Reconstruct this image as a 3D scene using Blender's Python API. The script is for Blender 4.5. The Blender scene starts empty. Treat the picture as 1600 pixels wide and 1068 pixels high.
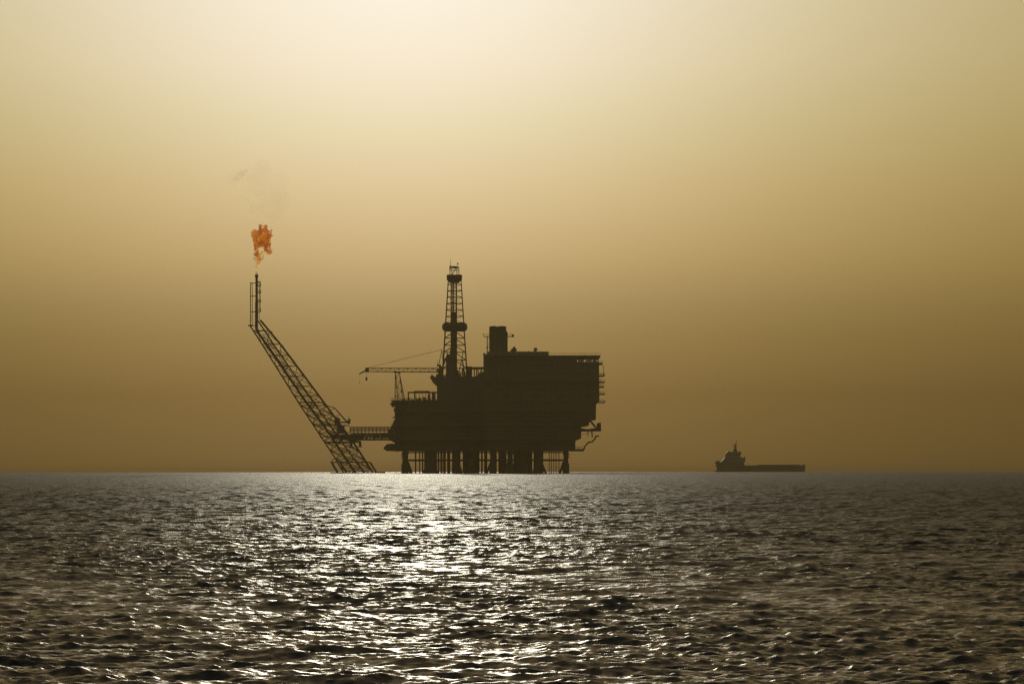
import bpy, math, random
import numpy as np
from math import sin, cos, pi, radians, sqrt, atan2

random.seed(7)
rng = np.random.default_rng(11)
sc = bpy.context.scene
col = sc.collection
R_EARTH = 6.371e6
EYE = 2.0                    # camera height above the water (deck of a small boat)
FPX = 7800.0                 # 175 mm lens on a 36 mm sensor
D_RIG = 2500.0               # metres to the platform
D_SHIP = 3900.0              # metres to the supply ship
SUN_EL, SUN_AZ = 5.6, -1.25  # degrees; azimuth from +Y towards +X

# ------------------------------------------------------------------ helpers
class MB:
    """collects shapes and links them as ONE mesh object"""
    def __init__(s): s.v = []; s.f = []
    def add(s, vs, fs):
        n = len(s.v); s.v += [tuple(p) for p in vs]; s.f += [tuple(i + n for i in f) for f in fs]; return s
    def box(s, x0, x1, y0, y1, z0, z1):
        if x0 > x1: x0, x1 = x1, x0
        if z0 > z1: z0, z1 = z1, z0
        return s.add([(x0,y0,z0),(x1,y0,z0),(x1,y1,z0),(x0,y1,z0),(x0,y0,z1),(x1,y0,z1),(x1,y1,z1),(x0,y1,z1)],
                     [(0,3,2,1),(4,5,6,7),(0,1,5,4),(1,2,6,5),(2,3,7,6),(3,0,4,7)])
    def tube(s, p, q, r, r2=None, n=6):
        r2 = r if r2 is None else r2
        p = np.array(p, float); q = np.array(q, float); d = q - p; L = np.linalg.norm(d)
        if L < 1e-6: return s
        d /= L; a = np.array((0,0,1.)) if abs(d[2]) < .9 else np.array((1.,0,0))
        u = np.cross(d, a); u /= np.linalg.norm(u); w = np.cross(d, u)
        vs = [];
        for c, rr in ((p, r), (q, r2)):
            for k in range(n):
                t = 2*pi*k/n; vs.append(c + rr*(cos(t)*u + sin(t)*w))
        fs = [(k, (k+1) % n, n+(k+1) % n, n+k) for k in range(n)]
        fs += [tuple(range(n))[::-1], tuple(range(n, 2*n))]
        return s.add(vs, fs)
    def path(s, pts, r, n=6):
        for a, b in zip(pts, pts[1:]): s.tube(a, b, r, n=n)
        return s
    def prism(s, poly, y0, y1):
        n = len(poly)
        vs = [(x, y0, z) for x, z in poly] + [(x, y1, z) for x, z in poly]
        return s.add(vs, [tuple(range(n)), tuple(range(2*n-1, n-1, -1))] + [(k, k+n, (k+1) % n+n, (k+1) % n) for k in range(n)])
    def lathe(s, c, prof, n=12, sq=None):
        """rings of (radius, z) round the vertical through c"""
        vs = []
        for r, z in prof:
            for k in range(n):
                t = 2*pi*(k+.5)/n; vs.append((c[0]+r*cos(t), c[1]+r*sin(t), c[2]+z))
        fs = []
        for i in range(len(prof)-1):
            for k in range(n): fs.append((i*n+k, i*n+(k+1) % n, (i+1)*n+(k+1) % n, (i+1)*n+k))
        fs += [tuple(range(n))[::-1], tuple(range((len(prof)-1)*n, len(prof)*n))]
        return s.add(vs, fs)
    def rail(s, x0, x1, y, z, h=1.2, step=2.5, r=.05):
        """guard rail along x"""
        n = max(1, int(abs(x1-x0)/step))
        for k in range(n+1):
            x = x0+(x1-x0)*k/n; s.tube((x,y,z), (x,y,z+h), r, n=4)
        s.tube((x0,y,z+h), (x1,y,z+h), r, n=4); s.tube((x0,y,z+h*.55), (x1,y,z+h*.55), r*.8, n=4)
        return s
    def build(s, name, m, parent=None, loc=None):
        me = bpy.data.meshes.new(name); me.from_pydata(s.v, [], s.f); me.materials.append(m); me.update()
        o = bpy.data.objects.new(name, me); col.objects.link(o)
        if parent is not None: o.parent = parent
        if loc: o.location = loc
        return o

def thing(name, label, cat, loc=(0,0,0), rz=0, group=None):
    o = bpy.data.objects.new(name, None); col.objects.link(o); o.location = loc; o.rotation_euler.z = rz
    o.empty_display_size = 1
    return tag(o, label, cat, group)
def tag(o, label=None, cat=None, group=None, kind=None):
    if label: o['label'] = label
    if cat: o['category'] = cat
    if group: o['group'] = group
    if kind: o['kind'] = kind
    return o

# ------------------------------------------------------------------ materials
def new_mat(name):
    m = bpy.data.materials.new(name); m.use_nodes = True; nt = m.node_tree
    for n in list(nt.nodes): nt.nodes.remove(n)
    out = nt.nodes.new('ShaderNodeOutputMaterial'); return m, nt, out
def paint(name, c, rough=.55, metal=0., rust=.25):
    m, nt, out = new_mat(name); N, L = nt.nodes.new, nt.links.new
    b = N('ShaderNodeBsdfPrincipled'); b.inputs['Roughness'].default_value = rough; b.inputs['Metallic'].default_value = metal
    tc = N('ShaderNodeTexCoord'); mp = N('ShaderNodeMapping'); mp.inputs['Scale'].default_value = (1,1,.25)
    nz = N('ShaderNodeTexNoise'); nz.inputs['Scale'].default_value = .35; nz.inputs['Detail'].default_value = 6
    rp = N('ShaderNodeValToRGB'); rp.color_ramp.elements[0].position = .5; rp.color_ramp.elements[1].position = .72
    rp.color_ramp.elements[0].color = (0,0,0,1); rp.color_ramp.elements[1].color = (rust,)*3+(1,)
    mx = N('ShaderNodeMix'); mx.data_type = 'RGBA'
    mx.inputs['A'].default_value = (*c, 1); mx.inputs['B'].default_value = (.12,.05,.025,1)
    L(tc.outputs['Object'], mp.inputs['Vector']); L(mp.outputs[0], nz.inputs['Vector']); L(nz.outputs['Fac'], rp.inputs['Fac'])
    L(rp.outputs['Color'], mx.inputs['Factor']); L(mx.outputs['Result'], b.inputs['Base Color']); L(b.outputs[0], out.inputs['Surface'])
    return m
M = dict(
    steel=paint('weathered_steel', (.10,.10,.09)), module=paint('module_paint', (.16,.155,.14), rust=.2),
    deckp=paint('deck_plate', (.08,.085,.08)), yellow=paint('yellow_paint', (.30,.20,.04)),
    jacket=paint('jacket_steel', (.12,.09,.05), rust=.5), pale=paint('pale_paint', (.30,.29,.27), rust=.12),
    hull=paint('hull_paint', (.06,.025,.02)), dark=paint('dark_rubber', (.03,.03,.03), rough=.8, rust=0),
    orange=paint('orange_paint', (.40,.10,.02), rust=.05), glass=paint('window_glass', (.02,.025,.03), rough=.08, rust=0))

# ------------------------------------------------------------------ world
w = bpy.data.worlds.new('World'); sc.world = w; w.use_nodes = True
nt = w.node_tree
for n in list(nt.nodes): nt.nodes.remove(n)
N, L = nt.nodes.new, nt.links.new
def mathn(op, a, b=None, c=None, clamp=False):
    n = N('ShaderNodeMath'); n.operation = op; n.use_clamp = clamp
    for i, v in enumerate((a, b, c)):
        if v is None: continue
        if isinstance(v, (int, float)): n.inputs[i].default_value = v
        else: L(v, n.inputs[i])
    return n.outputs[0]
wout = N('ShaderNodeOutputWorld')
sky = N('ShaderNodeTexSky'); sky.sky_type = 'NISHITA'; sky.sun_disc = False
sky.sun_elevation = radians(SUN_EL); sky.sun_rotation = radians(SUN_AZ); sky.dust_density = 6; sky.air_density = 1.5; sky.ozone_density = .5
tc = N('ShaderNodeTexCoord'); sp = N('ShaderNodeSeparateXYZ'); L(tc.outputs['Generated'], sp.inputs[0])
elev = mathn('MULTIPLY', mathn('ARCSINE', sp.outputs['Z']), 180/pi)
elp = mathn('MAXIMUM', elev, 0.0)
t = mathn('SQRT', mathn('DIVIDE', elp, 90.0))
az = mathn('SUBTRACT', mathn('MULTIPLY', mathn('ARCTAN2', sp.outputs['X'], sp.outputs['Y']), 180/pi), SUN_AZ)
# desert dust: thick and brown at the horizon, bright round the sun, dull grey-beige higher up
def s2l(v): v /= 255.; return v/12.92 if v <= .04045 else ((v+.055)/1.055)**2.4
DUST = [  # elevation, sRGB-ish colour on the sun's meridian, gain
    (0.00, (127, 99, 55), 1.0), (0.86, (147,117, 66), 1.28), (1.52, (168,140, 88), 1.40), (2.48, (202,177,128), 1.41), (3.22, (220,200,157), 1.30),
    (3.96, (237,228,193), 1.13), (4.68, (251,246,225), 1.04), (5.4, (251,252,240), 1.01), (7.2, (250,248,228), 1.05), (10.4, (228,220,188), 1.),
    (15.0, (138,137,116), 1.), (23., (86,90,80), 1), (35., (58,64,60), 1), (55., (60,59,56), 1), (90., (48,49,50), 1)]
cr = N('ShaderNodeValToRGB'); els = cr.color_ramp.elements
for i, (e, c, g) in enumerate(DUST):
    p = sqrt(e/90.)
    el = els[0] if i == 0 else (els[1] if i == 1 else els.new(p))
    el.position = p
for i, (e, c, g) in enumerate(DUST):
    els[i].position = sqrt(e/90.); els[i].color = tuple(s2l(x)*g for x in c)+(1,)
L(t, cr.inputs['Fac'])
# fall-off away from the sun's bearing
wid = 5.6
wide = mathn('ADD', wid, mathn('MULTIPLY', mathn('MAXIMUM', mathn('SUBTRACT', elp, 9.0), 0.), .5))
q = mathn('DIVIDE', az, wide)
fall = mathn('ADD', .16, mathn('DIVIDE', .84, mathn('ADD', 1.0, mathn('MULTIPLY', q, q))))
tint = N('ShaderNodeCombineXYZ')
L(fall, tint.inputs[0]); L(mathn('POWER', fall, 1.1), tint.inputs[1]); L(mathn('POWER', fall, 1.7), tint.inputs[2])
dust = N('ShaderNodeVectorMath'); dust.operation = 'MULTIPLY'; L(cr.outputs['Color'], dust.inputs[0]); L(tint.outputs[0], dust.inputs[1])
bgd = N('ShaderNodeBackground'); L(dust.outputs[0], bgd.inputs['Color']); bgd.inputs['Strength'].default_value = 1.0
# the clear sky above only shows through where the dust layer is thin
clear = N('ShaderNodeVectorMath'); clear.operation = 'SCALE'; L(sky.outputs[0], clear.inputs[0])
L(mathn('MULTIPLY', mathn('DIVIDE', elp, 60.0, clamp=True), 1.0), clear.inputs['Scale'])
bgs = N('ShaderNodeBackground'); L(clear.outputs[0], bgs.inputs['Color']); bgs.inputs['Strength'].default_value = .05
addw = N('ShaderNodeAddShader'); L(bgd.outputs[0], addw.inputs[0]); L(bgs.outputs[0], addw.inputs[1]); L(addw.outputs[0], wout.inputs['Surface'])

# ------------------------------------------------------------------ sun
sd = bpy.data.lights.new('sun', 'SUN'); sd.energy = .54; sd.angle = radians(.55); sd.color = (1.0, .92, .72)
so = bpy.data.objects.new('sun', sd); col.objects.link(so)
so.rotation_euler = (radians(90-SUN_EL), 0, radians(180-SUN_AZ))  # light travels from the sun over the rig to the camera
import mathutils
sdir = mathutils.Vector((sin(radians(SUN_AZ))*cos(radians(SUN_EL)), cos(radians(SUN_AZ))*cos(radians(SUN_EL)), sin(radians(SUN_EL))))
so.rotation_euler = (-sdir).to_track_quat('-Z', 'Y').to_euler()

# ------------------------------------------------------------------ camera
cd = bpy.data.cameras.new('camera'); cd.sensor_width = 36; cd.lens = 36*FPX/1600; cd.clip_start = 1; cd.clip_end = 60000
cam = bpy.data.objects.new('camera', cd); col.objects.link(cam); cam.location = (0,0,EYE)
cam.rotation_euler = mathutils.Matrix.Rotation(radians(90)+.02522, 3, 'X').to_euler()
cam.rotation_euler = (mathutils.Matrix.Rotation(radians(90)+.02522, 3, 'X') @ mathutils.Matrix.Rotation(-.0010, 3, 'Z')).to_euler()
sc.camera = cam

# ------------------------------------------------------------------ sea
def make_sea():
    # polar sheet: fine inside the telephoto's field of view, coarser round the rest of the compass
    half = radians(12); n_in = 1200
    inn = np.linspace(-half, half, n_in)
    side = []; a = half; st = inn[1]-inn[0]
    while a < pi:
        st = min(st*1.08, radians(9)); a += st
        if a < pi - radians(3): side.append(a)
    az_ = np.concatenate([-np.array(side)[::-1], inn, np.array(side), [pi]])
    rr = [1.5]
    while rr[-1] < 38: rr.append(rr[-1]+max(.25, rr[-1]*.02))
    fr = []; r = rr[-1]; 
    while r < 5650:
        fr.append(.045*(r/46.)**1.17); r += fr[-1]; rr.append(r)
    rr = np.array(rr); nr, na = len(rr), len(az_)
    sp_r = np.gradient(rr)
    A = np.gradient(az_)
    # wave components
    comps = []
    def band(l0, l1, n, slope, spread, mean=0.):
        for k in range(n):
            lam = l0*(l1/l0)**((k+rng.random())/n)
            th = mean + rng.normal(0, spread)
            comps.append((lam, th, slope/sqrt(n)*sqrt(2)*(.7+.6*rng.random()), rng.random()*2*pi))
    band(2.1, 5.6, 10, .034, .30, .10)
    band(.64, 2.1, 30, .115, .58, .05)
    band(.25, .64, 46, .145, .80, -.05)
    band(.10, .25, 54, .145, 1.05, 0.)
    verts = np.empty((nr, na, 3), np.float32); lost = np.zeros((nr, na), np.float32)
    CH = 128
    sa, ca = np.sin(az_), np.cos(az_)
    for i0 in range(0, nr, CH):
        r_ = rr[i0:i0+CH, None]; X = r_*sa[None]; Y = r_*ca[None]
        srow = np.maximum(sp_r[i0:i0+CH, None], .0); scol = np.abs(r_*A[None])
        Z = np.zeros(X.shape); DX = np.zeros(X.shape); DY = np.zeros(X.shape)
        gust = .92+.17*np.sin(X/5.5+1.7*np.sin(Y/33.)+.6)*np.sin(Y/21.+1.3*np.sin(X/8.5))+.18*np.sin(X/1.8+Y/9.)
        for lam, th, s_, ph in comps:
            k = 2*pi/lam; kx, ky = k*sin(th), k*cos(th)
            # leave out what the sheet cannot carry
            need = np.maximum(srow*abs(cos(th))*1.0, scol*abs(sin(th)))*1.35
            fade = np.clip((lam/np.maximum(need, 1e-3)-.8)/.6, 0, 1)
            fade = np.broadcast_to(fade, X.shape); lost[i0:i0+CH] += (s_*s_*.8)*(1-fade*fade)
            if fade.max() <= 0: continue
            amp = s_/k*fade
            if lam < .9: amp = amp*gust
            p = kx*X+ky*Y+ph
            c, sn = np.cos(p), np.sin(p)
            Z += amp*c
            DX -= amp*sn*sin(th)*.8; DY -= amp*sn*cos(th)*.8
        verts[i0:i0+CH, :, 0] = X+DX; verts[i0:i0+CH, :, 1] = Y+DY
        verts[i0:i0+CH, :, 2] = Z - (X*X+Y*Y)/(2*R_EARTH)
    idx = np.arange(nr*na, dtype=np.int32).reshape(nr, na)
    nxt = np.roll(idx, -1, axis=1)           # closes the ring behind the camera
    q = np.stack([idx[:-1], nxt[:-1], nxt[1:], idx[1:]], -1).reshape(-1, 4)[:, ::-1]
    me = bpy.data.meshes.new('sea')
    nq = len(q)
    # a cap under the camera closes the middle
    me.vertices.add(nr*na+1)
    vv = np.concatenate([verts.reshape(-1, 3), [[0,0,0]]]).astype(np.float32)
    me.vertices.foreach_set('co', vv.ravel())
    tri = np.stack([np.full(na, nr*na, dtype=np.int32), nxt[0], idx[0]], -1)
    me.loops.add(nq*4+na*3)
    me.loops.foreach_set('vertex_index', np.concatenate([q.ravel(), tri.ravel()]).astype(np.int32))
    me.polygons.add(nq+na)
    ls = np.concatenate([np.arange(nq)*4, nq*4+np.arange(na)*3]).astype(np.int32)
    me.polygons.foreach_set('loop_start', ls)
    me.update(calc_edges=True); me.validate()
    at = me.attributes.new('unresolved_ripple', 'FLOAT', 'POINT'); at.data.foreach_set('value', np.concatenate([lost.ravel(), [0]]).astype(np.float32))
    me.polygons.foreach_set('use_smooth', np.ones(len(me.polygons), bool)); me.update()
    print('sea verts', nr, na, nr*na)
    m, nt, out = new_mat('sea_water'); N, L = nt.nodes.new, nt.links.new
    b = N('ShaderNodeBsdfPrincipled'); b.inputs['Base Color'].default_value = (.005,.013,.012,1)
    # slopes of the waves finer than the sheet act as microfacet roughness
    an = N('ShaderNodeAttribute'); an.attribute_name = 'unresolved_ripple'
    def mt(op, a, c):
        n = N('ShaderNodeMath'); n.operation = op; L(a, n.inputs[0]); n.inputs[1].default_value = c; return n.outputs[0]
    L(mt('POWER', mt('ADD', an.outputs['Fac'], SEA_ROUGH**4), .25), b.inputs['Roughness']); b.inputs['IOR'].default_value = 1.333
    g = N('ShaderNodeNewGeometry'); mp = N('ShaderNodeMapping'); mp.inputs['Scale'].default_value = (1.0, 1.5, 1)
    n1 = N('ShaderNodeTexNoise'); n1.inputs['Scale'].default_value = 15.; n1.inputs['Detail'].default_value = 4; n1.inputs['Roughness'].default_value = .6
    bp = N('ShaderNodeBump'); bp.inputs['Distance'].default_value = SEA_BUMP; bp.inputs['Strength'].default_value = 1
    L(g.outputs['Position'], mp.inputs[0]); L(mp.outputs[0], n1.inputs['Vector']); L(n1.outputs['Fac'], bp.inputs['Height'])
    n2 = N('ShaderNodeTexNoise'); n2.inputs['Scale'].default_value = 1.6; n2.inputs['Detail'].default_value = 1
    b2 = N('ShaderNodeBump'); b2.inputs['Distance'].default_value = SEA_BUMP*3; L(mp.outputs[0], n2.inputs['Vector']); L(n2.outputs['Fac'], b2.inputs['Height'])
    L(b2.outputs[0], bp.inputs['Normal'])
    L(bp.outputs[0], b.inputs['Normal']); L(b.outputs[0], out.inputs['Surface'])
    me.materials.append(m)
    o = bpy.data.objects.new('sea', me); col.objects.link(o); tag(o, kind='structure')
SEA_ROUGH, SEA_BUMP = .26, .033
make_sea()

# ------------------------------------------------------------------ haze
m, nt, out = new_mat('haze_air'); N, L = nt.nodes.new, nt.links.new
pv = N('ShaderNodeVolumePrincipled'); pv.inputs['Color'].default_value = (.78,.63,.38,1); pv.inputs["Density"].default_value = 1.1e-4
pv.inputs['Anisotropy'].default_value = .3
L(pv.outputs[0], out.inputs['Volume'])
hz = MB().box(-5800, 5800, -5800, 5800, -6, 190).build('haze', m); tag(hz, kind='stuff')

#RIG#
# ------------------------------------------------------------------ the offshore field
S = D_RIG/FPX                                   # metres per drawing unit of the elevation drawing
RIG = np.array(((770-800)*S, D_RIG, -D_RIG**2/(2*R_EARTH)))
def u(px, py): return ((px-770)*S, (737.5-py)*S)
def U(px, py, y=0.): x, z = u(px, py); return (x, y, z)
class G(MB):
    """MB in drawing coordinates of the field, shifted to its thing's base when built"""
    org = np.zeros(3)
    def bx(s, px0, px1, py0, py1, y0, y1):
        x0, z0 = u(px0, py0); x1, z1 = u(px1, py1); return s.box(x0, x1, y0, y1, z0, z1)
    def pr(s, poly, y0, y1): return s.prism([u(*p) for p in poly], y0, y1)
    def t(s, a, b, r, r2=None, n=6): return s.tube(U(*a), U(*b), r, r2, n)
    def build(s, name, m, parent=None):
        s.v = [tuple(np.array(p)-G.org) for p in s.v]; return MB.build(s, name, m, parent)
def rig_thing(name, label, cat, base, group=None):
    G.org = np.array(base, float); return thing(name, label, cat, tuple(RIG+G.org), group=group)
def lattice(g, a0, a1, b0, b1, n, r):
    """zig-zag bracing with rungs between two chords a and b"""
    a0, a1, b0, b1 = (np.array(p, float) for p in (a0, a1, b0, b1))
    for k in range(n):
        p, q = a0+(a1-a0)*k/n, a0+(a1-a0)*(k+1)/n; s_, t_ = b0+(b1-b0)*k/n, b0+(b1-b0)*(k+1)/n
        g.tube(p, s_, r, n=4)
        if k % 2: g.tube(p, t_, r, n=4)
        else: g.tube(s_, q, r, n=4)
    g.tube(a1, b1, r, n=4)
def xbrace(g, a0, a1, b0, b1, n, r):
    a0, a1, b0, b1 = (np.array(p, float) for p in (a0, a1, b0, b1))
    for k in range(n):
        p, q = a0+(a1-a0)*k/n, a0+(a1-a0)*(k+1)/n; s_, t_ = b0+(b1-b0)*k/n, b0+(b1-b0)*(k+1)/n
        g.tube(p, t_, r, n=4); g.tube(s_, q, r, n=4); g.tube(q, t_, r, n=4)

# ---- the production platform
plat = rig_thing('oil_platform', 'massive dark oil production platform with stacked decks, standing in the sea on many steel legs', 'oil platform', (0,0,0))
rnd = random.Random(5)
ROWS = (-23., 0., 23.)
for i, px in enumerate((633, 673, 712, 738, 770, 797, 818, 842, 884)):
    for j, y in enumerate(ROWS):
        x, _ = u(px, 0); big = 1.75 if px in (673, 738, 818, 842) else (.95 if px in (633, 884) else 1.3)
        g = G(); g.tube((x,y,-3), (x,y,11), big, n=12)
        g.lathe((x,y,0), [(big+.5,-3),(big+.5,4.0),(big+.1,5.2)], n=12)
        g.lathe((x,y,0), [(big+.35,9.2),(big+.35,10.0),(big,10.2)], n=12)
        inn = 1 if px < 760 else -1
        leg = g.build('jacket_leg', M['jacket'], plat)
        g = G(); g.tube((x+inn*1.0,y,5.6), (x+inn*3.7,y,-2), .42, n=8)
        if px in (842, 673): g.tube((x-inn*1.0,y,5.6), (x-inn*4.2,y,-2), .42, n=8)
        g.build('pile_brace', M['jacket'], leg)
for y in ROWS:
    g = G(); x0, x1 = u(633,0)[0], u(884,0)[0]
    g.tube((x0,y,6.4), (x1,y,6.4), .45, n=8); g.tube((x0,y,10.3),(x1,y,10.3),.28,n=6)
    g.build('jacket_brace', M['jacket'], plat)
for i, px in enumerate((633, 673, 712, 770, 818, 884)):
    g = G(); x = u(px,0)[0]; g.tube((x,-23,6.4),(x,23,6.4),.4,n=8)
    for a, b in ((-23,0),(0,23)): g.tube((x,a,6.2),(x,b,-2),.35,n=6); g.tube((x,b,6.2),(x,a,-2),.35,n=6)
    g.build('jacket_brace', M['jacket'], plat)
cx = [649,655,659.5,663.5,666,684.5,688.8,691,695.5,700,703,708,709.8,716,718.5,723.5,727,729.5,745,748,752.5,757.5,760,767.5,774,
      779.5,783,787,790.2,794,800,804,806,808,812,814,824,827,830,834.5,837,848,858,861.5,865,868.5,873]
for px in cx:
    x = u(px,0)[0]; y = rnd.uniform(-17, 17)
    G().tube((x,y,-3), (x,y,11), rnd.choice((.3,.36,.36,.45)) if px < 850 else .2, n=8).build('conductor_pipe', M['jacket'], plat)
# dense risers and caissons in the middle of the jacket
for px, w_ in ((669,1.0),(677,.9),(681,.6),(713,1.0),(733,1.3),(742,1.1),(786,1.),(822,.9),(811,.8),(838,.8),(846,.7),
        (694,.7),(700.5,.8),(709.5,.8),(717,.7),(725.5,.9),(729.5,.7),(747.3,.6),(752.6,.4),(759,.8),(770.5,.9),(774,.7),(781,.8),(784,.6),(789,.6),(796,.9),(805,1.),(808,.8),(815,.9),(826,.8),(829.3,.8),(836.7,.6)):
    x = u(px,0)[0]; y = rnd.uniform(-14, 14); G().tube((x,y,-3), (x,y,11), w_, n=10).build('riser_caisson', M['jacket'], plat)
for px, sg in ((629.5,-1),(888,1)):
    g = G()
    for py in (708.5, 712.5): g.bx(px-1.6, px+1.6, py, py+1.2, -24, -21.5)
    g.build('landing_step', M['yellow'], plat)

def deck(px0, px1, py0, py1, y0=-30, y1=30, rails=True, cap=0.):
    g = G().bx(px0, px1, py0, py1, y0, y1); x0, z = u(px0, py0); x1 = u(px1, 0)[0]
    o = g.build('deck', M['deckp'], plat)
    if rails:
        for y in (y0+.1, y1-.1): G().rail(x0, x1, y, z, r=.045).build('guard_rail', M['yellow'], o)
    return o
deck(617, 911, 700.5, 703.5); deck(612, 893, 685.5, 687.5); deck(613, 905, 664, 666, -28, 28); deck(618, 925, 642, 644, -29, 29); deck(613, 700, 625, 627, -27, 27)
deck(757, 937, 596, 597.3, -31, 31); deck(757, 936.5, 556, 559, -30, 30)
# enclosed modules; their fronts step in and out
def module(poly, y0, y1, name='module', mat='module', ribs=True):
    g = G().pr(poly, y0, y1)
    o = g.build(name, M[mat], plat)
    if ribs:
        xs = [p[0] for p in poly]; ys = [p[1] for p in poly]; h = G(); X0, X1 = min(xs), max(xs)
        n = max(2, int((X1-X0)/9))
        lo = sorted(ys)[len(ys)//2-1]; 
        yb = max(ys)
        for k in range(1, n):
            px = X0+(X1-X0)*k/n
            # keep every rib inside the module's outline
            tops = [poly_y(poly, px, True)]; bots = [poly_y(poly, px, False)]
            G().bx(px-.4, px+.4, tops[0]+.4, bots[0]-.4, y0-.22, y0-.004).build('wall_rib', M['steel'], o)
    return o
def poly_y(poly, x, top):
    out = []
    for (xa, ya), (xb, yb) in zip(poly, poly[1:]+poly[:1]):
        if xa != xb and min(xa, xb) <= x <= max(xa, xb): out.append(ya+(yb-ya)*(x-xa)/(xb-xa))
    return min(out) if top else max(out)
R_ = lambda a, b, c, d: [(a, c), (b, c), (b, d), (a, d)]
for px0, px1, py0, py1, y0, y1 in ((637,700,627,642,-22,20),(636,668,644,664,-24,18),(668,702,644,664,-20,22),(633,665,666,685.5,-21,20),(665,705,666,685.5,-25,24),
        (634,700,687.5,700.5,-20,24),(700,762,642,700.5,-25,25),(762,830,641,700.5,-27,27),(830,892,641,700.5,-24,26)):
    module(R_(px0,px1,py0,py1), y0, y1)
module([(757,559),(899,559),(899,566),(934.5,566),(935,627),(757,627)], -28, 28, 'process_module')
module([(757,627.1),(935,627.1),(930,631.5),(929.5,655),(757,655)], -26.5, 26.5, 'process_module')
module([(892,655.1),(923,655.1),(919.5,660),(919,664),(907,666),(907,684),(898,688),(898,700),(892,700)], -22, 22, 'process_module', ribs=False)
module([(672,588),(757,588),(757,641.8),(683.5,641.8),(683.5,603),(677,597)], -17, 17, 'drill_floor_module')
module(R_(728,737.5,571.5,588), -6, 8, 'mud_module'); module([(737.5,588),(741,588),(757,578),(757,588.2),(737.5,588.2)], -5, 5, 'mud_module', ribs=False)
module([(758,553),(761,553),(761,549.2),(857,549.2),(857,555.9),(758,555.9)], -18, 18, 'roof_house', 'pale')
module(R_(755.5,758,552.5,588), -12, 10, 'vent_duct', ribs=False); module(R_(754.8,757.5,550.5,553.5), -4, 2, 'vent_duct', ribs=False)
# open truss storey under the helideck edge
for y in (-27, 27):
    g = G()
    xs = [900,905,910,917,922.5,928,933]
    for k, px in enumerate(xs):
        g.t((px,559,y),(px,566,y),.25,n=4)
        if k: g.t((xs[k-1],559 if k%2 else 566,y),(px,566 if k%2 else 559,y),.2,n=4)
    g.build('deck_truss', M['steel'], plat)
# left flank: open bays with columns, stairs and hung pipes
for y in (-20, -6, 8, 22):
    for px in (619,623.5,628,632.5): G().t((px,626,y),(px,702,y),.32 if px < 625 else .42).build('flank_column', M['steel'], plat)
for k, (py0, py1) in enumerate(((627,642),(644,664),(666,685.5),(687.5,700.5))):
    g = G(); a, b = (620,631) if k % 2 else (631,620)
    for y in (-15,-13.4): g.t((a,py1,y),(b,py0,y),.16,n=4)
    for q in range(9):
        f = (q+.5)/9; x, z = u(a+(b-a)*f, py1+(py0-py1)*f); g.box(x-.3,x+.3,-15,-13.4,z-.04,z+.04)
    g.build('stairway', M['yellow'], plat)
for k, (px0, px1, py0, py1, y) in enumerate(((621,636,631,640,-12),(624,636,647,655,6),(617,634,656,663,-4),(616,631,668,673,12),(614,634,674,682,-9),(622,636,633,641,10),(626,636,648,663,-14))):
    x0, z0 = u(px0,py1); x1, z1 = u(px1,py0); g = G(); r = (z1-z0)/2*.9
    g.tube((x0,y,(z0+z1)/2),(x1,y,(z0+z1)/2),r,n=12); g.box(x0+.3,x0+.9,y-.4,y+.4,z0-.8,z0+r*.5); g.box(x1-.9,x1-.3,y-.4,y+.4,z0-.8,z0+r*.5)
    g.build('process_vessel', M['pale'], plat)
for px0, px1, py0, py1, y0, y1 in ((627.5,636.5,627.2,641.8,-3,12),(624,635.5,644.2,663.8,-2,10),(617,632.6,666.2,685.3,-5,8),(623,633.5,687.7,700.3,-4,14)):
    module(R_(px0,px1,py0,py1), y0, y1, 'pump_room', ribs=False)
# stand-off deck at the left foot
G().pr([(600,699.5),(602,696),(606,692.2),(615,691.5),(626,695),(636,697.5),(636,703),(605,703.2)], -15, -4).build('cantilever_deck', M['deckp'], plat)
g = G()
for y in (-14,-5): g.t((612,686.5,y),(627,694.5,y),.28); g.t((618,686.5,y),(622,692,y),.12,n=4)
g.build('hanger_brace', M['steel'], plat)
g = G().pr([(623,647),(619,655),(616,655),(613,664),(611,668),(611,685.4),(616.9,685.4),(616.9,668),(623,656)], -9, -6); g.build('stair_tower', M['deckp'], plat)
for px0, px1, py0, py1 in ((616,619,637,641),(614.5,619,650,652),(609,612,676,679),(613,617,629,635),(609.5,612,694,697)): G().bx(px0,px1,py0,py1,-14,-12).build('floodlight', M['steel'], plat)
# right flank balconies with their rails
def balcony(px1, py, th, y0, y1, tip=0, px0=934):
    g = G().bx(px0, px1, py, py+th, y0, y1); o = g.build('balcony', M['deckp'], plat)
    x0, z = u(px0, py); x1 = u(px1, 0)[0]
    for y in (y0, y1): G().rail(x0, x1, y, z, h=1.1, step=1.2, r=.05).build('guard_rail', M['yellow'], o)
    if tip: G().t((px1-.3,py+th*.5,(y0+y1)/2),(px1+1,py-tip,(y0+y1)/2),.35).build('floodlight', M['steel'], o)
balcony(941, 566.5, 2.2, -12, 12); balcony(943.5, 585.5, 1.8, -9, 9, 3); balcony(944, 596, .9, -14, 14, .8); balcony(942.5, 603, 1.8, -6, 6, .8)
balcony(944, 614.5, 1., -12, 12, .8); balcony(944, 627.5, 1., -10, 10, 2.5)
g = G(); g.t((942.5,568.5,-8),(943,584,-8),.07,n=4); g.t((942.5,568.5,8),(943,584,8),.07,n=4); g.build('hanging_ladder', M['steel'], plat)
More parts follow.
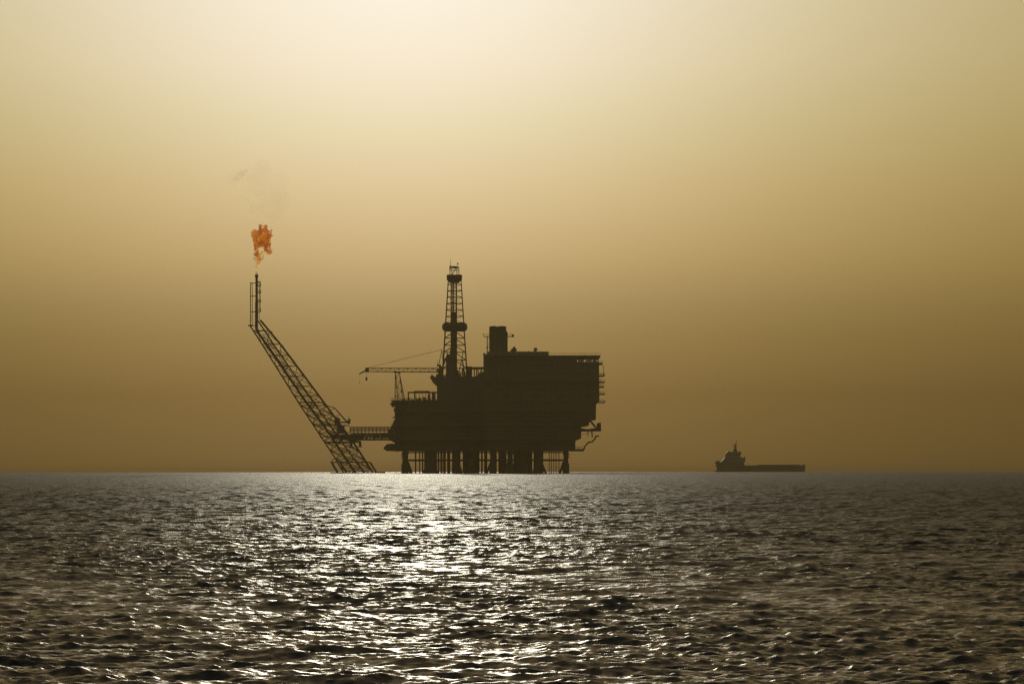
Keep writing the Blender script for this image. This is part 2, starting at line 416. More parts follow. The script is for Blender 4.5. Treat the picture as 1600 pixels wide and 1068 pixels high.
# lower right landing and stairs
G().pr([(907,668),(918,669.5),(930,667.5),(932,664),(933,660),(938,659),(938.5,672.5),(907,673)], -12, 6).build('side_platform', M['deckp'], plat)
for a, b, r in (((921,655,-8),(930,666,-8),.45),((921,655,3),(930,666,3),.45),((918,672,-8),(918,681,-8),.2),((924,672,-8),(925,682,-8),.35),((907,678,-8),(921,675,-8),.12)):
    G().t(a, b, r).build('hanger_brace', M['steel'], plat)
g = G(); pts = [(911,702),(914,695),(919,690),(925,689),(929,684),(931,680.5),(935,680)]
for y in (-9,-7): 
    for a, b in zip(pts, pts[1:]): g.t((*a,y),(*b,y),.38,n=5)
g.bx(929,935.5,679.5,681.2,-9,-6); g.bx(918,926,688.5,690,-9,-6)
g.build('stairway', M['yellow'], plat)
# weather-deck clutter left of the derrick
for y in (-24, -10):
    g = G()
    for px in (639,649,672,688): g.t((px,612,y),(px,625,y),.18,n=4)
    g.t((639,612.5,y),(690,612.5,y),.3); g.t((648,611,y),(672,611,y),.2,n=4)
    for px in range(651,688,5): g.t((px,613,y),(px,625,y),.06,n=4)
    g.build('pipe_gantry', M['steel'], plat)
for k in range(9):
    px = 640+k*5.4+rnd.uniform(-1,1); h = rnd.uniform(2.2,5.5); wd = rnd.uniform(3,5.5); y = rnd.uniform(-20,14)
    g = G(); x, z = u(px,625); hh = h*S; ww = wd*S/2
    if k % 3 == 0: g.lathe((x,y,z), [(ww,0),(ww,hh*.8),(ww*.5,hh),(ww*.15,hh*1.05)], n=10); nm = 'storage_tank'
    else:
        g.box(x-ww,x+ww,y-1.5,y+1.5,z,z+hh*.8); g.tube((x-ww*.4,y,z+hh*.8),(x-ww*.4,y,z+hh*1.15),.18); nm = 'deck_equipment'
        for q in range(4): g.box(x-ww-.06,x+ww+.06,y-1.56,y+1.56,z+hh*(.1+.18*q),z+hh*(.13+.18*q))
    g.build(nm, M['pale'], plat)
G().pr([(612,627.5),(609,630),(612,632),(618,633),(618,627.5)], -6, 2).build('crane_landing', M['deckp'], plat)
for px, py, w_, h, y in ((676,588,4,2.5,-12),(684,588,5,4,-6),(692,588,3,6,-12),(698,588,5,3.5,8),(719,588,4,5,-10),(664,625,5,5,-16),(671,625,4,9,-14),(678,625,5,13,-12),(655,625,3,4,0),(632,625,4,2.5,-9)):
    x, z = u(px, py); a, h_ = w_*S/2, h*S; g = G().box(x-a,x+a,y-1.6,y+1.6,z,z+h_)
    for q in range(3): g.box(x-a-.08,x+a+.08,y-1.68,y+1.68,z+h_*(.15+.3*q),z+h_*(.2+.3*q))
    g.tube((x-a*.4,y,z+h_),(x-a*.4,y,z+h_+.7),.15); g.build('deck_equipment', M['pale'], plat)
# pipe bridge between drill floor and tall block
g = G()
for y in (-3, 1, 5): g.t((735,573,y),(758,573,y),.3); g.t((735,575,y),(758,575,y),.22)
for px, b in ((741,588),(744.5,587),(747,584),(752,581)): g.t((px,574,-3),(px,b,-3),.25,n=4); g.t((px,574,5),(px,b,5),.25,n=4)
g.t((746,588,-3),(753,576,-3),.25,n=4)
g.build('pipe_rack', M['steel'], plat)
# windows, louvres and floodlights of the quarters
for r_ in range(4):
    for c_ in range(14):
        px = 812+c_*8.2; py = 571+r_*12.5
        x, z = u(px, py); g = G(); g.box(x-.75,x+.75,-28.12,-28.003,z-.5,z+.5); f = g.build('window', M['steel'], plat)
        G().box(x-.6,x+.6,-28.16,-28.125,z-.38,z+.38).build('pane', M['glass'], f)
for k in range(12):
    px = 765+k*14; g = G(); x, z = u(px, 600+(k%3)*9); g.box(x-1.6,x+1.6,-28.3,-28.003,z-1,z+1)
    for q in range(5): g.box(x-1.5,x+1.5,-28.5,-28.31,z-.85+q*.36,z-.7+q*.36)
    g.build('louvre', M['steel'], plat)
g = G()
for k, py in enumerate((650,656,672,678,692,697)):
    g.t((705+k*3,py,-27.9),(890-k*6,py,-27.9),.32,n=8)
    for q in range(7):
        px = 712+k*3+q*25
        if px < 885-k*6: g.t((px,py-1,-27.9),(px,py+1.5,-27.9),.42,n=6)
g.build('pipe_run', M['steel'], plat)
# roof fittings
g = G(); g.lathe(U(800,549,0), [(.5,0),(.5,1.2)], n=8); g.t((800,547,0),(806,543,0),.9,1.4,n=10); g.bx(797,802,545.5,547.5,-1,1); g.build('roof_fan', M['pale'], plat)
g = G(); g.lathe(U(836.5,549,0), [(.45,0),(.45,1.)], n=8); g.lathe(U(836.8,546.6,0), [(.5,-.2),(1.0,.3),(1.0,.9),(.4,1.5)], n=10); g.t((833,547,0),(836,545.6,0),.2); g.build('satellite_dome', M['pale'], plat)
g = G()
for px in (812,816,822,826,845): g.t((px,549.5,-4),(px,547.8 if px != 826 else 547,-4),.14,n=5)
g.t((914,556,0),(914,553,0),.12,n=5); g.t((880,556,4),(880,554.5,4),.1,n=4)
g.build('vent_pipe', M['steel'], plat)

# ---- exhaust tower
ex = rig_thing('exhaust_tower', 'square windowless exhaust tower rising from the roof just right of the derrick', 'tower', (*[u(778,549)[0]],0,u(0,549)[1]))
g = G().bx(764.5,791,509,549.15,-4.3,4.3); o = g.build('casing', M['module'], ex)
g = G().bx(790.99,793.2,518,549.1,-3.5,3.5); g.pr([(791.01,516),(793.2,518.01),(791.01,518.01)],-3.5,3.5); g.build('side_duct', M['steel'], ex)
g = G()
for k in range(1, 6): g.bx(764,791.4,509+k*6.6,509.7+k*6.6,-4.55,-4.305)
for px in (769,777.5,786): g.bx(px-.4,px+.4,509.4,548.6,-4.75,-4.56)
g.build('stiffener', M['steel'], o)
g = G()
for px in (771,784): g.lathe(U(px,509,0), [(1.4,-.02),(1.4,.25),(1.1,.3)], n=12)
g.build('flue_rim', M['dark'], ex)
g = G().bx(755.5,764.4,524.2,525.2,-1.5,1.5); x0,z = u(755.5,524.2); g.rail(x0,u(764.4,0)[0],-1.5,z,h=1.1,step=1.3); g.t((755.8,525,0),(754.5,519.5,0),.1,n=4); g.build('inspection_platform', M['deckp'], ex)
g = G().bx(793.25,802.5,524.2,525.2,-1.5,1.5); x0,z = u(793.3,524.2); g.rail(x0,u(802.5,0)[0],-1.5,z,h=1.1,step=1.3); g.bx(799.5,803,521.5,525.4,-.8,.8); g.build('inspection_platform', M['deckp'], ex)
g = G().t((761,525,0),(761,549.1,0),.16,n=5); g.t((762.4,525,0),(762.4,549.1,0),.1,n=5)
for q in range(12): g.t((761,526+q*2,0),(762.4,526+q*2,0),.06,n=4)
g.bx(760,762,540,543,-.6,.6); g.build('ladder', M['steel'], ex)

# ---- drilling derrick
DX = 710.5
dz0 = u(0,588)[1]
der = rig_thing('drilling_derrick', 'tall tapering lattice drilling derrick with two round wind-wall collars', 'derrick', (u(DX,0)[0],0,dz0))
def dh(py): return (18.6+(py-576)*(8.4/136.))*S      # half width at a level
def corner(py, sx, sy): x, z = u(DX, py); return np.array((x+sx*dh(py), sy*dh(py), z))
for sx in (-1,1):
    for sy in (-1,1): G().tube(corner(588,sx,sy), corner(430,sx,sy), .30, .22, n=8).build('derrick_leg', M['steel'], der)
g = G(); lv = [588,574,561,549,538,527,516,503,493,483,473,463,453,443]
for a, b in zip(lv, lv[1:]):
    for (s1, s2) in (((-1,-1),(1,-1)),((1,-1),(1,1)),((1,1),(-1,1)),((-1,1),(-1,-1))):
        if a > 516: mid = (corner(b,*s1)+corner(b,*s2))/2; g.tube(corner(a,*s1),mid,.13,n=4); g.tube(corner(a,*s2),mid,.13,n=4)
        else: g.tube(corner(a,*s1),corner(b,*s2),.085,n=4) if lv.index(a) % 2 else g.tube(corner(a,*s2),corner(b,*s1),.085,n=4)
        g.tube(corner(b,*s1),corner(b,*s2),.12,n=4)
g.build('derrick_bracing', M['steel'], der)
x, z = u(DX, 516); r = 19.6*S
G().lathe((x,0,z), [(r*.86,0),(r*1.0,.9),(r*1.03,2.1),(r*1.0,3.3),(r*.86,4.2)], n=16).build('wind_wall', M['module'], der)
x, z = u(DX-.5, 441); r = 12*S
G().lathe((x,0,z), [(r*.62,0),(r*.78,1.),(r*.82,1.2),(r*1.0,1.5),(r*1.04,3.9),(r*.95,4.2)], n=16).build('crown_platform', M['module'], der)
g = G()
for px in (703,706,714,717):
    for y in (-1.8,1.8): g.t((px,428.5,y),(px,416 if px in (703,717) else 414,y),.16,n=4)
for y in (-1.8,1.8): g.t((702.5,416,y),(717.5,417,y),.3,n=5); g.t((706,428,y),(714,416,y),.12,n=4); g.t((703,421,y),(717,421,y),.12,n=4)
g.bx(707,713,414.5,418,-.9,.9); g.bx(702.3,704.5,413.5,419,-1,1)
g.build('crown_block', M['steel'], der)
g = G().t((704.3,414,0),(704.3,403,0),.13,.05,n=5); g.t((703.3,408,0),(705.3,408,0),.06,n=4); g.build('antenna', M['steel'], der)
g = G().t((715.3,416,0),(715.3,410.5,0),.12,n=5); g.lathe(U(715.3,411.8,0), [(.3,0),(.42,.4),(.25,.8)], n=8); g.build('warning_lamp', M['orange'], der)
g = G(); 
for k, px in enumerate((704.6,705.8,707,708.4,709.5,712.6,713.6)): g.t((px,441,-1.2+.5*(k%4)),(px,590,-1.2+.5*(k%4)),.17 if k != 5 else .26,n=5)
for k in range(16): py = 446+k*8.5; g.bx(704,714 if k % 3 == 0 else 710,py,py+.6,-1.5,1.2)
g.build('pipe_stand', M['steel'], der)
g = G().bx(704.5,712,486,503,-1.2,1.2); g.bx(705,712.5,516,556,-1.4,1.6); g.build('travelling_block', M['yellow'], der)
g = G().pr([(697,588.2),(697,557),(701,552.5),(712,552.5),(712.5,588.2)], -6.2, -2); g.pr([(703,588.2),(703,545),(710,545),(712,560),(714,588.2)], -1.9, 3); g.build('drill_floor_shelter', M['module'], der)
g = G(); 
for px, py, h in ((715,577,11),(719,582,6),(723,575,13),(726,580,8)): g.bx(px-1.3,px+1.3,py,py+h,-3,1)
g.t((700,551,-5),(691,575,-5),.35,n=5); g.t((722,560,4),(727,588,4),.3,n=5); g.t((716,588,-4),(724,548,-4),.18,n=5)
g.build('drill_floor_equipment', M['steel'], der)

# ---- pedestal crane
cr_ = rig_thing('pedestal_crane', 'crane with a long level lattice boom reaching left from beside the derrick', 'crane', (u(687.5,0)[0],-9,u(0,588)[1]))
G().lathe((u(688,0)[0],-9,u(0,588)[1]), [(1.1,0),(1.1,2.4),(1.5,2.8),(1.5,3.4)], n=12).build('pedestal', M['yellow'], cr_)
g = G().bx(683.5,694,574.5,577.5,-10.6,-7.4); g.bx(683,689.5,569,571.6,-10.2,-7.6); g.bx(686,693.5,571.6,574.5,-9.9,-8); g.t((684.2,569,-9),(684,563.5,-9),.1,n=4); g.bx(682,687,577,579.5,-10.4,-8.6); g.build('slewing_cab', M['yellow'], cr_)
g = G()
for y in (-10.2,-7.8): g.t((686,569,y),(691,545,-9),.16,n=5); g.t((693,574,y),(691,545,-9),.14,n=5)
g.build('crane_mast', M['yellow'], cr_)
g = G(); A = [U(684,574.6,y) for y in (-9.9,-8.1)]; B = [U(684,580.4,y) for y in (-9.9,-8.1)]; A2 = [U(577,574.2,y) for y in (-9.5,-8.5)]; B2 = [U(577,579.6,y) for y in (-9.5,-8.5)]
for p, q in zip(A+B, A2+B2): g.tube(p, q, .27, .2, n=6)
for k in range(2): lattice(g, A[k], A2[k], B[k], B2[k], 16, .10)
lattice(g, A[0], A2[0], A[1], A2[1], 16, .08); lattice(g, B[0], B2[0], B[1], B2[1], 16, .08)
for y in (-9.4,-8.6): g.t((577,574.2,y),(573,575.5,y),.4,n=6); g.t((577,579.8,y),(573,578.5,y),.35,n=6); g.t((574,577,y),(562,583.2,y),.42,.3,n=6)
g.bx(571.5,576.5,573.4,580.5,-9.7,-8.3)
g.build('boom', M['yellow'], cr_)
g = G()
for y in (-9.4,-8.6): g.t((691,545.5,y),(606,566,y),.075,n=4); g.t((606,566,y),(576,573.5,y),.06,n=4)
g.build('pendant_cable', M['dark'], cr_)
g = G().t((573.3,579,-9),(573.3,590,-9),.06,n=4); g.lathe(U(573.3,594,-9), [(.15,0),(.5,.4),(.55,1.3),(.2,1.9)], n=8); g.build('hook_block', M['dark'], cr_)
g = G().t((562.8,583,-9),(562.8,595,-9),.035,n=4); g.lathe(U(562.8,597.5,-9), [(.08,0),(.22,.3),(.1,.8)], n=6); g.build('auxiliary_hook', M['dark'], cr_)

# ---- boom rest
br = rig_thing('boom_rest_tower', 'thin lattice stand on the left deck edge propping up the crane boom', 'lattice stand', (u(624,0)[0],-9,u(0,625)[1]))
tops = [U(618.3,581.5,-9.8),U(624.5,581.5,-9.8),U(618.3,581.5,-7.6),U(624.5,581.5,-7.6)]; bots = [U(617.8,625,-10.6),U(633.5,625,-10.6),U(622.5,625,-6.2),U(630,625,-6.2)]
for a, b in zip(tops, bots): G().tube(a, b, .2, n=6).build('stand_leg', M['steel'], br)
g = G(); 
for i, j in ((0,1),(2,3),(0,2),(1,3)): lattice(g, bots[i], tops[i], bots[j], tops[j], 6, .09)
g.bx(616.5,626.5,580.6,581.8,-10.2,-7.2); g.build('stand_bracing', M['steel'], br)
g = G().bx(614,640,624,625,-11,-5); x0,z = u(614,624); g.rail(x0,u(640,0)[0],-11,z,h=1.1); g.build('stand_base', M['deckp'], br)

# ---- flare tower: four chords of an obliquely seen box truss leaning away from the platform
fl = rig_thing('flare_tower', 'slender lattice flare tower leaning left out of the water, with an upright burner stack', 'flare tower', (u(556,0)[0],0,0))
CH = [[(391.5,508,-3),(411.5,539,-3.6),(467.4,628,-4.6),(523,712,-5.6),(541,743,-6)],
      [(399.5,513,4),(418,539,5),(478,627,7.5),(505,663,8.5),(558,743,10)],
      [(404,500,-5),(431,541,-6),(472,600,-8),(500,640,-9),(574,743,-11)],
      [(406,498,3),(440,539,3.8),(488.4,604,5),(552,690,6),(586,743,6.6)]]
def on(c, py):
    for a, b in zip(c, c[1:]):
        if a[1] <= py <= b[1] or (b is c[-1]): 
            f = (py-a[1])/(b[1]-a[1]); return np.array(U(a[0]+(b[0]-a[0])*f, py, a[2]+(b[2]-a[2])*f))
    return np.array(U(*c[0]))
RAD = (.36,.56,.38,.50)
for c, r in zip(CH, RAD):
    g = G()
    for a, b in zip(c, c[1:]): g.t(a, b, r, n=8)
    g.build('tower_chord', M['steel'], fl)
g = G(); order = (0,1,3,2); n = 15
lvl = [515+(743-515)*(k/n)**.88 for k in range(n+1)]
for i, j in zip(order, order[1:]+order[:1]):
    for k, (p, q) in enumerate(zip(lvl, lvl[1:])):
        a, b, c_, d = on(CH[i],p), on(CH[j],p), on(CH[i],q), on(CH[j],q)
        g.tube(a, b, .18, n=4)
        if q > 640: g.tube(a, d, .2, n=4); g.tube(b, c_, .2, n=4)
        else: (g.tube(a, d, .16, n=4) if k % 2 else g.tube(b, c_, .16, n=4))
for py in (627, 663, 690): 
    for i, j in zip(order, order[1:]+order[:1]): g.tube(on(CH[i],py), on(CH[j],py), .3, n=6)
g.build('tower_bracing', M['steel'], fl)
g = G()
for y in (-7,9):
    g.t((517,720.5,y),(578,720.5,y),.3)
    for a, b in ((518,531),(531,545),(544,559),(557,573),(571,587),(578,592)): g.t((a,720.5,y),(b,743,y),.3)
for px in (518,544,578): g.t((px,720.5,-7),(px,720.5,9),.3)
g.t((518,720,-7),(524,713,-5),.2,n=4)
g.build('base_frame', M['jacket'], fl)
g = G().bx(517,600,736.4,739,-9,-6.5); g.bx(586,602,735.8,739,-5,-3); g.build('waterline_fender', M['dark'], fl)
g = G().t((400.8,428,0),(400.8,470,0),.62,n=12); g.t((400.8,470,0),(400.6,512,0),.75,n=12); g.t((400.6,512,0),(404,519,0),.8,n=10); g.t((404,519,0),(418,541,2),.5,n=10); g.t((400.2,422.5,0),(400.2,428,0),.14,n=6); g.t((402,424.5,0),(402,428,0),.1,n=5)
g.build('flare_stack', M['steel'], fl)
G().lathe(U(400.8,431,0), [(.66,-.4),(.85,0),(.85,1.1),(.55,1.3)], n=12).build('burner_tip', M['dark'], fl)
g = G()
for y in (-1,1.): g.t((391.3,439.5,y),(391.3,507,y),.17,n=5); g.t((394.3,441,y),(394.3,507,y),.07,n=4)
for k in range(17): py = 441+k*4; g.t((391.3,py,-1),(394.3,py+2,-1),.06,n=4); g.t((391.3,py,-1),(391.3,py,1),.06,n=4)
for py in (440.5,461,485.5,507): g.t((391,py,0),(400.5,py,0),.2,n=5)
g.bx(388,394.5,505.8,508,-1.6,1.6)
g.build('pilot_line_mast', M['steel'], fl)
for py, tall in ((445,1),(455.5,0),(470,1),(485,1)):
    g = G().bx(402.5,407.3,py-.3,py+.8,-1.5,1.5); x0,z = u(402.5,py); g.rail(x0,u(407.3,0)[0],-1.5,z,h=1.2,step=.8,r=.06); g.rail(x0,u(407.3,0)[0],1.5,z,h=1.2,step=.8,r=.06)
    g.build('service_platform', M['deckp'], fl)
g = G()
for y in (-1,1): g.t((406.4,438,y),(406.4,486,y),.1,n=4); g.t((404.8,438,y),(404.8,499,y),.07,n=4)
for k in range(24): g.t((404.8,439+k*2,-1),(406.4,439+k*2,-1),.05,n=4)
g.bx(402.4,407,438,439.4,-1.3,1.3); g.build('stack_ladder', M['steel'], fl)
g = G(); a, b = (402,505), (500,624)      # riser and ladder running up inside the truss
for off, r in ((0,.2),(3,.12),(-4,.16)): g.t((a[0]+7+off,a[1]+14,0),(b[0]-6+off,b[1]+10,0),r,n=6)
g.t((412,533,6),(478,629,8),.35,n=6); g.t((478,629,8),(524,690,8),.3,n=6)
g.build('gas_riser', M['pale'], fl)
for px, py in ((423,517),(441,540),(458,563),(487,603)): G().bx(px-1.5,px+1.8,py-1.2,py+.6,2.5,5.5).build('rung_platform', M['deckp'], fl)
g = G(); g.t((505,630,4),(523,636,4),.22,n=5); g.t((523,636,4),(542,657,4),.2,n=5); g.t((523,636,-2),(541,657,-2),.2,n=5); g.t((505,630,-2),(523,636,-2),.2,n=5); g.t((523,636,-2),(523,636,4),.15,n=4); g.t((512,641,4),(523,636,4),.12,n=4); g.t((520,650,4),(531,646,4),.12,n=4); g.t((522,658,4),(545,658,4),.25,n=5)
g.build('access_gantry', M['steel'], fl)
g = G().bx(542,547,655,660,1,5); g.t((544.7,655,3),(544.7,648.5,3),.35,.08,n=6); g.bx(545.5,547.3,652.5,656,2,4); g.build('beacon', M['orange'], fl)
# equipment decks where the bridge lands
g = G().bx(519,568,677.2,679,-10,9); g.bx(505,546,662.8,663.8,-8,7); g.bx(500,534,680.6,681.4,-8,7); g.bx(524,546,657,658,-5,6); g.bx(548,566,696,697,-8,2); g.build('work_platform', M['deckp'], fl)
for px0,px1,py0,py1,y0,y1 in ((523,531,652,662,-3,3),(527,538,664,676,-5,4),(541,557,679,687,-7,5),(557,568,679,684,-6,5),(545,563,687,690,-4,4),(519,530,679,684,-5,3),(531,541,679,686,-2,5),(547,551,692,697,-6,-2),(561,565,690,697,-6,-2)):
    g = G().bx(px0,px1,py0,py1,y0,y1); x, z = u((px0+px1)/2,py0); g.lathe((x,(y0+y1)/2,z), [(.5,-.01),(.5,.5),(.2,.8)], n=8); g.build('valve_skid', M['steel'], fl)
g = G(); x0,z = u(519,677.2); g.rail(x0,u(568,0)[0],-10,z,h=1.3,step=2,r=.06); x0,z = u(505,662.8); g.rail(x0,u(546,0)[0],-8,z,h=1.3,step=2,r=.06); g.build('guard_rail', M['yellow'], fl)

# ---- bridge from the flare tower to the platform
bg = rig_thing('connecting_bridge', 'horizontal pipe and walkway bridge joining the flare tower to the main platform', 'bridge', (u(590,0)[0],0,u(0,676)[1]))
g = G(); 
for y in (-2.2,2.2):
    for py in (666,671.2): g.t((547,py,y),(618,py,y),.3,n=6)
    for k in range(13): g.t((547+k*5.9,666,y),(547+k*5.9,676,y),.14,n=4)
g.t((547,668.6,0),(618,668.6,0),.25,n=8)
g.build('upper_pipe_rack', M['steel'], bg)
for y in (-3,3):
    g = G(); g.t((549,675.5,y),(632,675.5,y),.3,n=6); g.t((549,685.5,y),(632,685.5,y),.36,n=6)
    lattice(g, U(549,675.5,y), U(632,675.5,y), U(549,685.5,y), U(632,685.5,y), 14, .17); g.build('side_truss', M['steel'], bg)
g = G().bx(549,632,683.8,685,-2.8,2.8); x0,z = u(569,683.8); g.rail(x0,u(618,0)[0],-2.6,z,r=.05); g.build('walkway', M['deckp'], bg)
for k,(py,y,r) in enumerate(((678,-1.8,.45),(678.4,0,.4),(677.8,1.6,.45),(681.3,-1,.35))): G().t((549,py,y),(632,py,y),r,n=10).build('bridge_pipe', M['pale'], bg)
for px0,px1,py0 in ((583,592,677),(597,606,676),(606,616,671)):
    g = G().bx(px0,px1,py0,683,-2.4,2.4); g.bx(px0+1,px1-1,py0-1.5,py0,-1,1); g.build('valve_box', M['module'], bg)

# ---- flame and smoke: closed lumpy shells filled with glowing or absorbing gas
def shell(name, lobes, voxel, disp, m, loc):
    import bmesh
    bm = bmesh.new()
    for (x, y, z, r) in lobes:
        geo = bmesh.ops.create_icosphere(bm, subdivisions=3, radius=r); bmesh.ops.translate(bm, verts=geo['verts'], vec=(x, y, z))
    me = bpy.data.meshes.new(name+'_raw'); bm.to_mesh(me); bm.free()
    tmp = bpy.data.objects.new(name+'_raw', me); col.objects.link(tmp)
    rm = tmp.modifiers.new('r', 'REMESH'); rm.mode = 'VOXEL'; rm.voxel_size = voxel
    tx = bpy.data.textures.new(name, 'CLOUDS'); tx.noise_scale = disp*2.2; tx.noise_depth = 3
    dm = tmp.modifiers.new('d', 'DISPLACE'); dm.texture = tx; dm.strength = disp; dm.mid_level = .55
    r2 = tmp.modifiers.new('r2', 'REMESH'); r2.mode = 'VOXEL'; r2.voxel_size = voxel
    bpy.context.view_layer.update()
    ev = tmp.evaluated_get(bpy.context.evaluated_depsgraph_get()); nm = bpy.data.meshes.new_from_object(ev)
    nm.name = name; nm.materials.clear(); nm.materials.append(m)
    bpy.data.objects.remove(tmp)
    o = bpy.data.objects.new(name, nm); col.objects.link(o); o.location = loc; return o
def gas(name, noise_scale, lo, hi, dens, emit, stretch=(1,1,1), absorb=(0,0,0), detail=4, dist=.6):
    m, nt, out = new_mat(name); N, L = nt.nodes.new, nt.links.new
    tc = N('ShaderNodeTexCoord'); mp = N('ShaderNodeMapping'); mp.inputs['Scale'].default_value = stretch
    nz = N('ShaderNodeTexNoise'); nz.inputs['Scale'].default_value = noise_scale; nz.inputs['Detail'].default_value = detail; nz.inputs['Distortion'].default_value = dist; nz.inputs['Roughness'].default_value = .6
    mr = N('ShaderNodeMapRange'); mr.inputs['From Min'].default_value = lo; mr.inputs['From Max'].default_value = hi; mr.inputs['To Max'].default_value = dens
    L(tc.outputs['Object'], mp.inputs[0]); L(mp.outputs[0], nz.inputs['Vector']); L(nz.outputs['Fac'], mr.inputs['Value'])
    ab = N('ShaderNodeVolumeAbsorption'); ab.inputs['Color'].default_value = (*absorb, 1); L(mr.outputs[0], ab.inputs['Density'])
    if emit:
        em = N('ShaderNodeEmission'); n3 = N('ShaderNodeTexNoise'); n3.inputs['Scale'].default_value = noise_scale*.8; n3.inputs['Detail'].default_value = 3; n3.inputs['Distortion'].default_value = 1.2
        cr3 = N('ShaderNodeValToRGB'); cr3.color_ramp.elements[0].position = .38; cr3.color_ramp.elements[1].position = .62
        cr3.color_ramp.elements[0].color = (emit[0]*.55, emit[1]*.45, emit[2]*.6, 1); cr3.color_ramp.elements[1].color = (emit[0]*1.7, emit[1]*2.2, emit[2]*2.5, 1)
        L(mp.outputs[0], n3.inputs['Vector']); L(n3.outputs['Fac'], cr3.inputs['Fac']); L(cr3.outputs['Color'], em.inputs['Color']); L(mr.outputs[0], em.inputs['Strength'])
        ad = N('ShaderNodeAddShader'); L(ab.outputs[0], ad.inputs[0]); L(em.outputs[0], ad.inputs[1]); L(ad.outputs[0], out.inputs['Volume'])
    else: L(ab.outputs[0], out.inputs['Volume'])
    return m
FB = np.array(U(401,422,0))
def lobes(lst): return [((px-401)*S, y, (422-py)*S, r*S) for px, py, r, y in lst]
core = lobes([(402,411,2.2,0),(403,408,3,0),(404,402,4,0),(401,395,4.5,.5),(401,388,5,0),(403,381,7,-.5),(405,373,9,0),(403,366,7,.8),(411,366,8,-.8),(411,358,6.5,.5),(415,353,4,0),(408,352,4,0),(397,360,4,0),(420,362,4,.4),
              (415,377,8,.3),(417,386,6,-.3),(420,391,5,0),(418,369,6,0),(396,366,3,0),(393,361,2,0),(396,354,2.2,.4),(405,349,2.2,0),(424,358,2,0),(426,367,2,0)])
fm = gas('flame_gas', .5, .42, .58, 1.6, (.37,.075,.003), (1,1,.8))
core = [(x, y, z, r*1.16) for x, y, z, r in core]
flame = shell('gas_flame', core, .3, 1.7, fm, tuple(RIG+FB)); tag(flame, 'ragged orange flame burning above the upright burner stack', 'flame')
halo = lobes([(401,418,2,0),(401,414,3,0),(403,406,5,0),(408,400,4.5,0),(410,394,4,0),(398,402,3,0)])
hm = gas('pale_flame_gas', .35, .34, .58, 1.3, (.62,.27,.06), (1,1,.7))
hf = shell('pale_flame', halo, .35, .9, hm, (0,0,0)); hf.parent = flame
sm = gas('smoke_gas', .06, .40, .72, .013, None, (1,1,1.2), (.42,.40,.34), 3)
sl = lobes([(368,274,15,0),(385,265,12,2),(400,285,20,0),(415,300,22,-2),(435,310,20,1),(428,330,18,0),(405,322,16,2),(390,300,18,-1),(410,262,18,0),(440,280,16,0),(366,284,8,0),(427,352,8,0)])
smoke = shell('smoke', sl, 1.0, 3.0, sm, tuple(RIG+FB)); tag(smoke, kind='stuff')
wm = gas('smoke_wisp_gas', .11, .32, .60, .075, None, (1,1,1.3), (.40,.38,.32), 3)
ws = shell('smoke_wisp', lobes([(371,274,7,0),(377,269,6,1),(384,265,4,0),(366,277,4,-1)]), .7, 2.0, wm, (0,0,0)); ws.parent = smoke

# ---- supply ship
S2 = D_SHIP/FPX
ship = thing('supply_ship', 'offshore supply ship in dark silhouette on the horizon, wheelhouse forward and long low cargo deck', 'ship', ((1188-800)*S2, D_SHIP, -D_SHIP**2/(2*R_EARTH)), radians(0))
def v(px, py, y=0.): return ((px-1188)*S2, y, (736.2-py)*S2)
def prof(poly): return [(v(*p)[0], v(*p)[2]) for p in poly]
# hull: stations with flare at the bow, transom at the right end
hb = MB(); st = [(1117,720.2,.15,1121,737),(1121,720.4,2.6,1119,739),(1128,720.6,5.4,1122,739),(1140,720.8,7.2,1134,739),(1161,721,7.5,1160,739),(1163,727,7.5,1163,739),(1200,727.4,7.5,1200,739),(1240,727.2,7.5,1240,739),(1257.5,727,7.2,1256,739)]
vs = []
for px, py, b, pxk, pyk in st:
    d = v(px,py); k_ = v(pxk,pyk); bk = b*(.35 if px < 1130 else .9)
    vs += [(d[0],-b,d[2]),(k_[0],-bk,k_[2]),(k_[0],bk,k_[2]),(d[0],b,d[2])]
fs = [(0,1,2,3)]
for i in range(len(st)-1):
    a = 4*i
    for k in range(4): fs.append((a+k, a+4+k, a+4+(k+1)%4, a+(k+1)%4))
fs.append(tuple(range(4*len(st)-4, 4*len(st)))[::-1]); hb.add(vs, fs); hb.build('hull', M['hull'], ship)
MB().box(v(1116,0)[0], v(1124,0)[0], -1.2, 1.2, -.4, .9).build('bulbous_bow', M['hull'], ship)
sup = MB().prism(prof([(1126,720.6),(1131,715),(1133,713),(1159,713),(1160.5,716),(1162,721)]), -6.8, 6.8); so_ = sup.build('deckhouse', M['module'], ship)
MB().prism(prof([(1131.5,713),(1134.5,706.5),(1136.5,704.3),(1157.5,705.8),(1157,709),(1155,713)]), -5.8, 5.8).build('wheelhouse', M['module'], ship)
g = MB()
for k in range(9):
    x = v(1136.5+k*2.2, 0)[0]; z = v(0,708.6)[2]; g.box(x-.4,x+.4,-5.95,-5.81,z-.5,z+.5)
g.build('bridge_windows', M['glass'], ship)
g = MB()
for r_ in range(2):
    for k in range(7): x = v(1135+k*3.6,0)[0]; z = v(0,715.5+r_*3)[2]; g.box(x-.3,x+.3,-6.95,-6.81,z-.3,z+.3)
g.build('portholes', M['glass'], ship)
g = MB().box(v(1145.5,0)[0],v(1151.5,0)[0],-1.6,1.6,v(0,706)[2],v(0,700.5)[2]); g.tube(v(1148.5,700.5),v(1149.5,692),.9,.45,n=8); g.tube(v(1149.8,692),v(1151,686),.3,.1,n=5); g.tube(v(1145.5,696.5,-1.5),v(1151.5,696.5,1.5),.25,n=5)
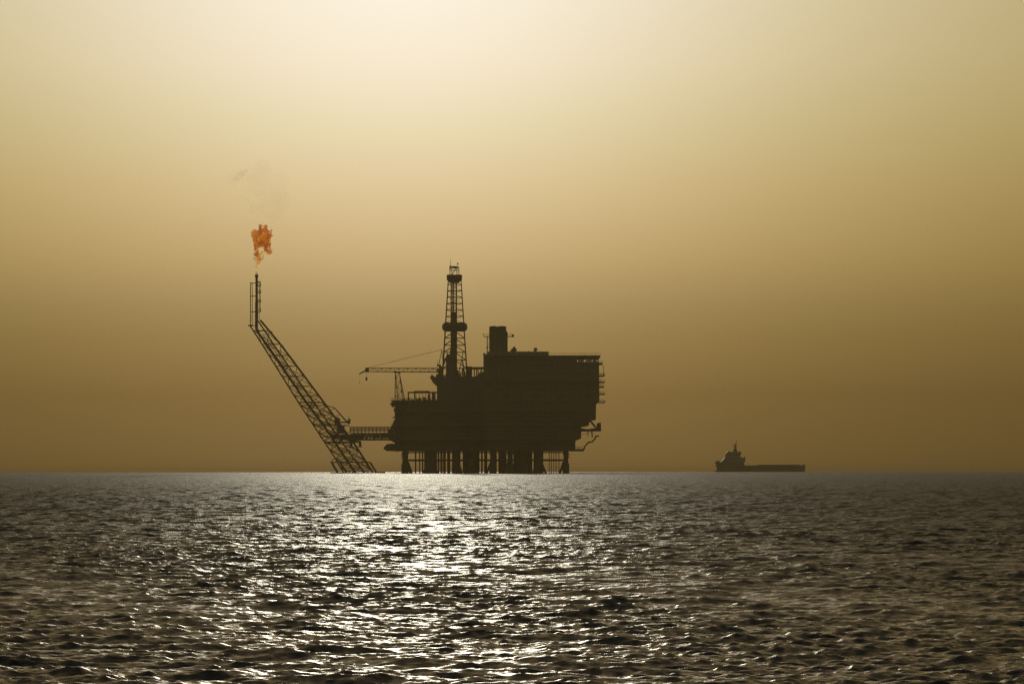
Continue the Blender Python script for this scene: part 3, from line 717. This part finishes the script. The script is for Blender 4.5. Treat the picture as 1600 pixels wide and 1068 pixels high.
g.box(v(1144.5,0)[0],v(1149,0)[0],-.6,.6,v(0,695)[2],v(0,694)[2]); g.build('radar_mast', M['steel'], ship)
MB().box(v(1153.5,0)[0],v(1157.2,0)[0],-2,2,v(0,706)[2],v(0,704.6)[2]).build('signal_locker', M['steel'], ship)
g = MB()
for y in (-4.5,4.5): g.prism(prof([(1160,721),(1160.5,715.5),(1162.5,712.5),(1164,712.5),(1163.6,721)]), y-.8, y+.8)
g.build('funnel', M['steel'], ship)
g = MB().box(v(1183,0)[0],v(1247,0)[0],-5.5,5.5,v(0,727)[2],v(0,725.2)[2])
for k in range(9): x = v(1184+k*7.5,0)[0]; g.box(x,x+2.8,-5.6,5.6,v(0,726)[2],v(0,724.9)[2])
g.build('deck_cargo', M['steel'], ship)
for y in (-7.1,7.1): MB().box(v(1163,0)[0],v(1252,0)[0],y-.15,y+.15,v(0,727.4)[2],v(0,726.2)[2]).build('bulwark', M['hull'], ship)
g = MB()
for y in (-4,4): g.tube(v(1254.5,727,y),v(1255.5,724.5,y),.7,n=6)
g.tube(v(1255.5,725,-4),v(1255.5,725,4),.4,n=6); g.build('stern_gantry', M['steel'], ship)
g = MB().rail(v(1117.5,0)[0],v(1127,0)[0],-2.,v(0,720.4)[2],h=1.1,step=1); g.build('bow_rail', M['steel'], ship)
g = MB().box(v(1120,0)[0],v(1124,0)[0],-1,1,v(0,720.5)[2],v(0,719)[2]); g.build('windlass', M['steel'], ship)
#ENDRIG#


# ------------------------------------------------------------------ colour
sc.view_settings.view_transform = 'Standard'; sc.view_settings.look = 'None'
sc.view_settings.exposure = 0; sc.view_settings.gamma = 1
sc.render.engine = 'CYCLES'
sc.cycles.max_bounces = 4; sc.cycles.volume_step_rate = .4; sc.cycles.volume_bounces = 0; sc.cycles.sample_clamp_direct = 8; sc.cycles.sample_clamp_indirect = 4; sc.cycles.use_denoising = True; sc.cycles.denoiser = 'OPENIMAGEDENOISE'; sc.cycles.denoising_input_passes = 'RGB_ALBEDO_NORMAL'; sc.cycles.denoising_prefilter = 'FAST'
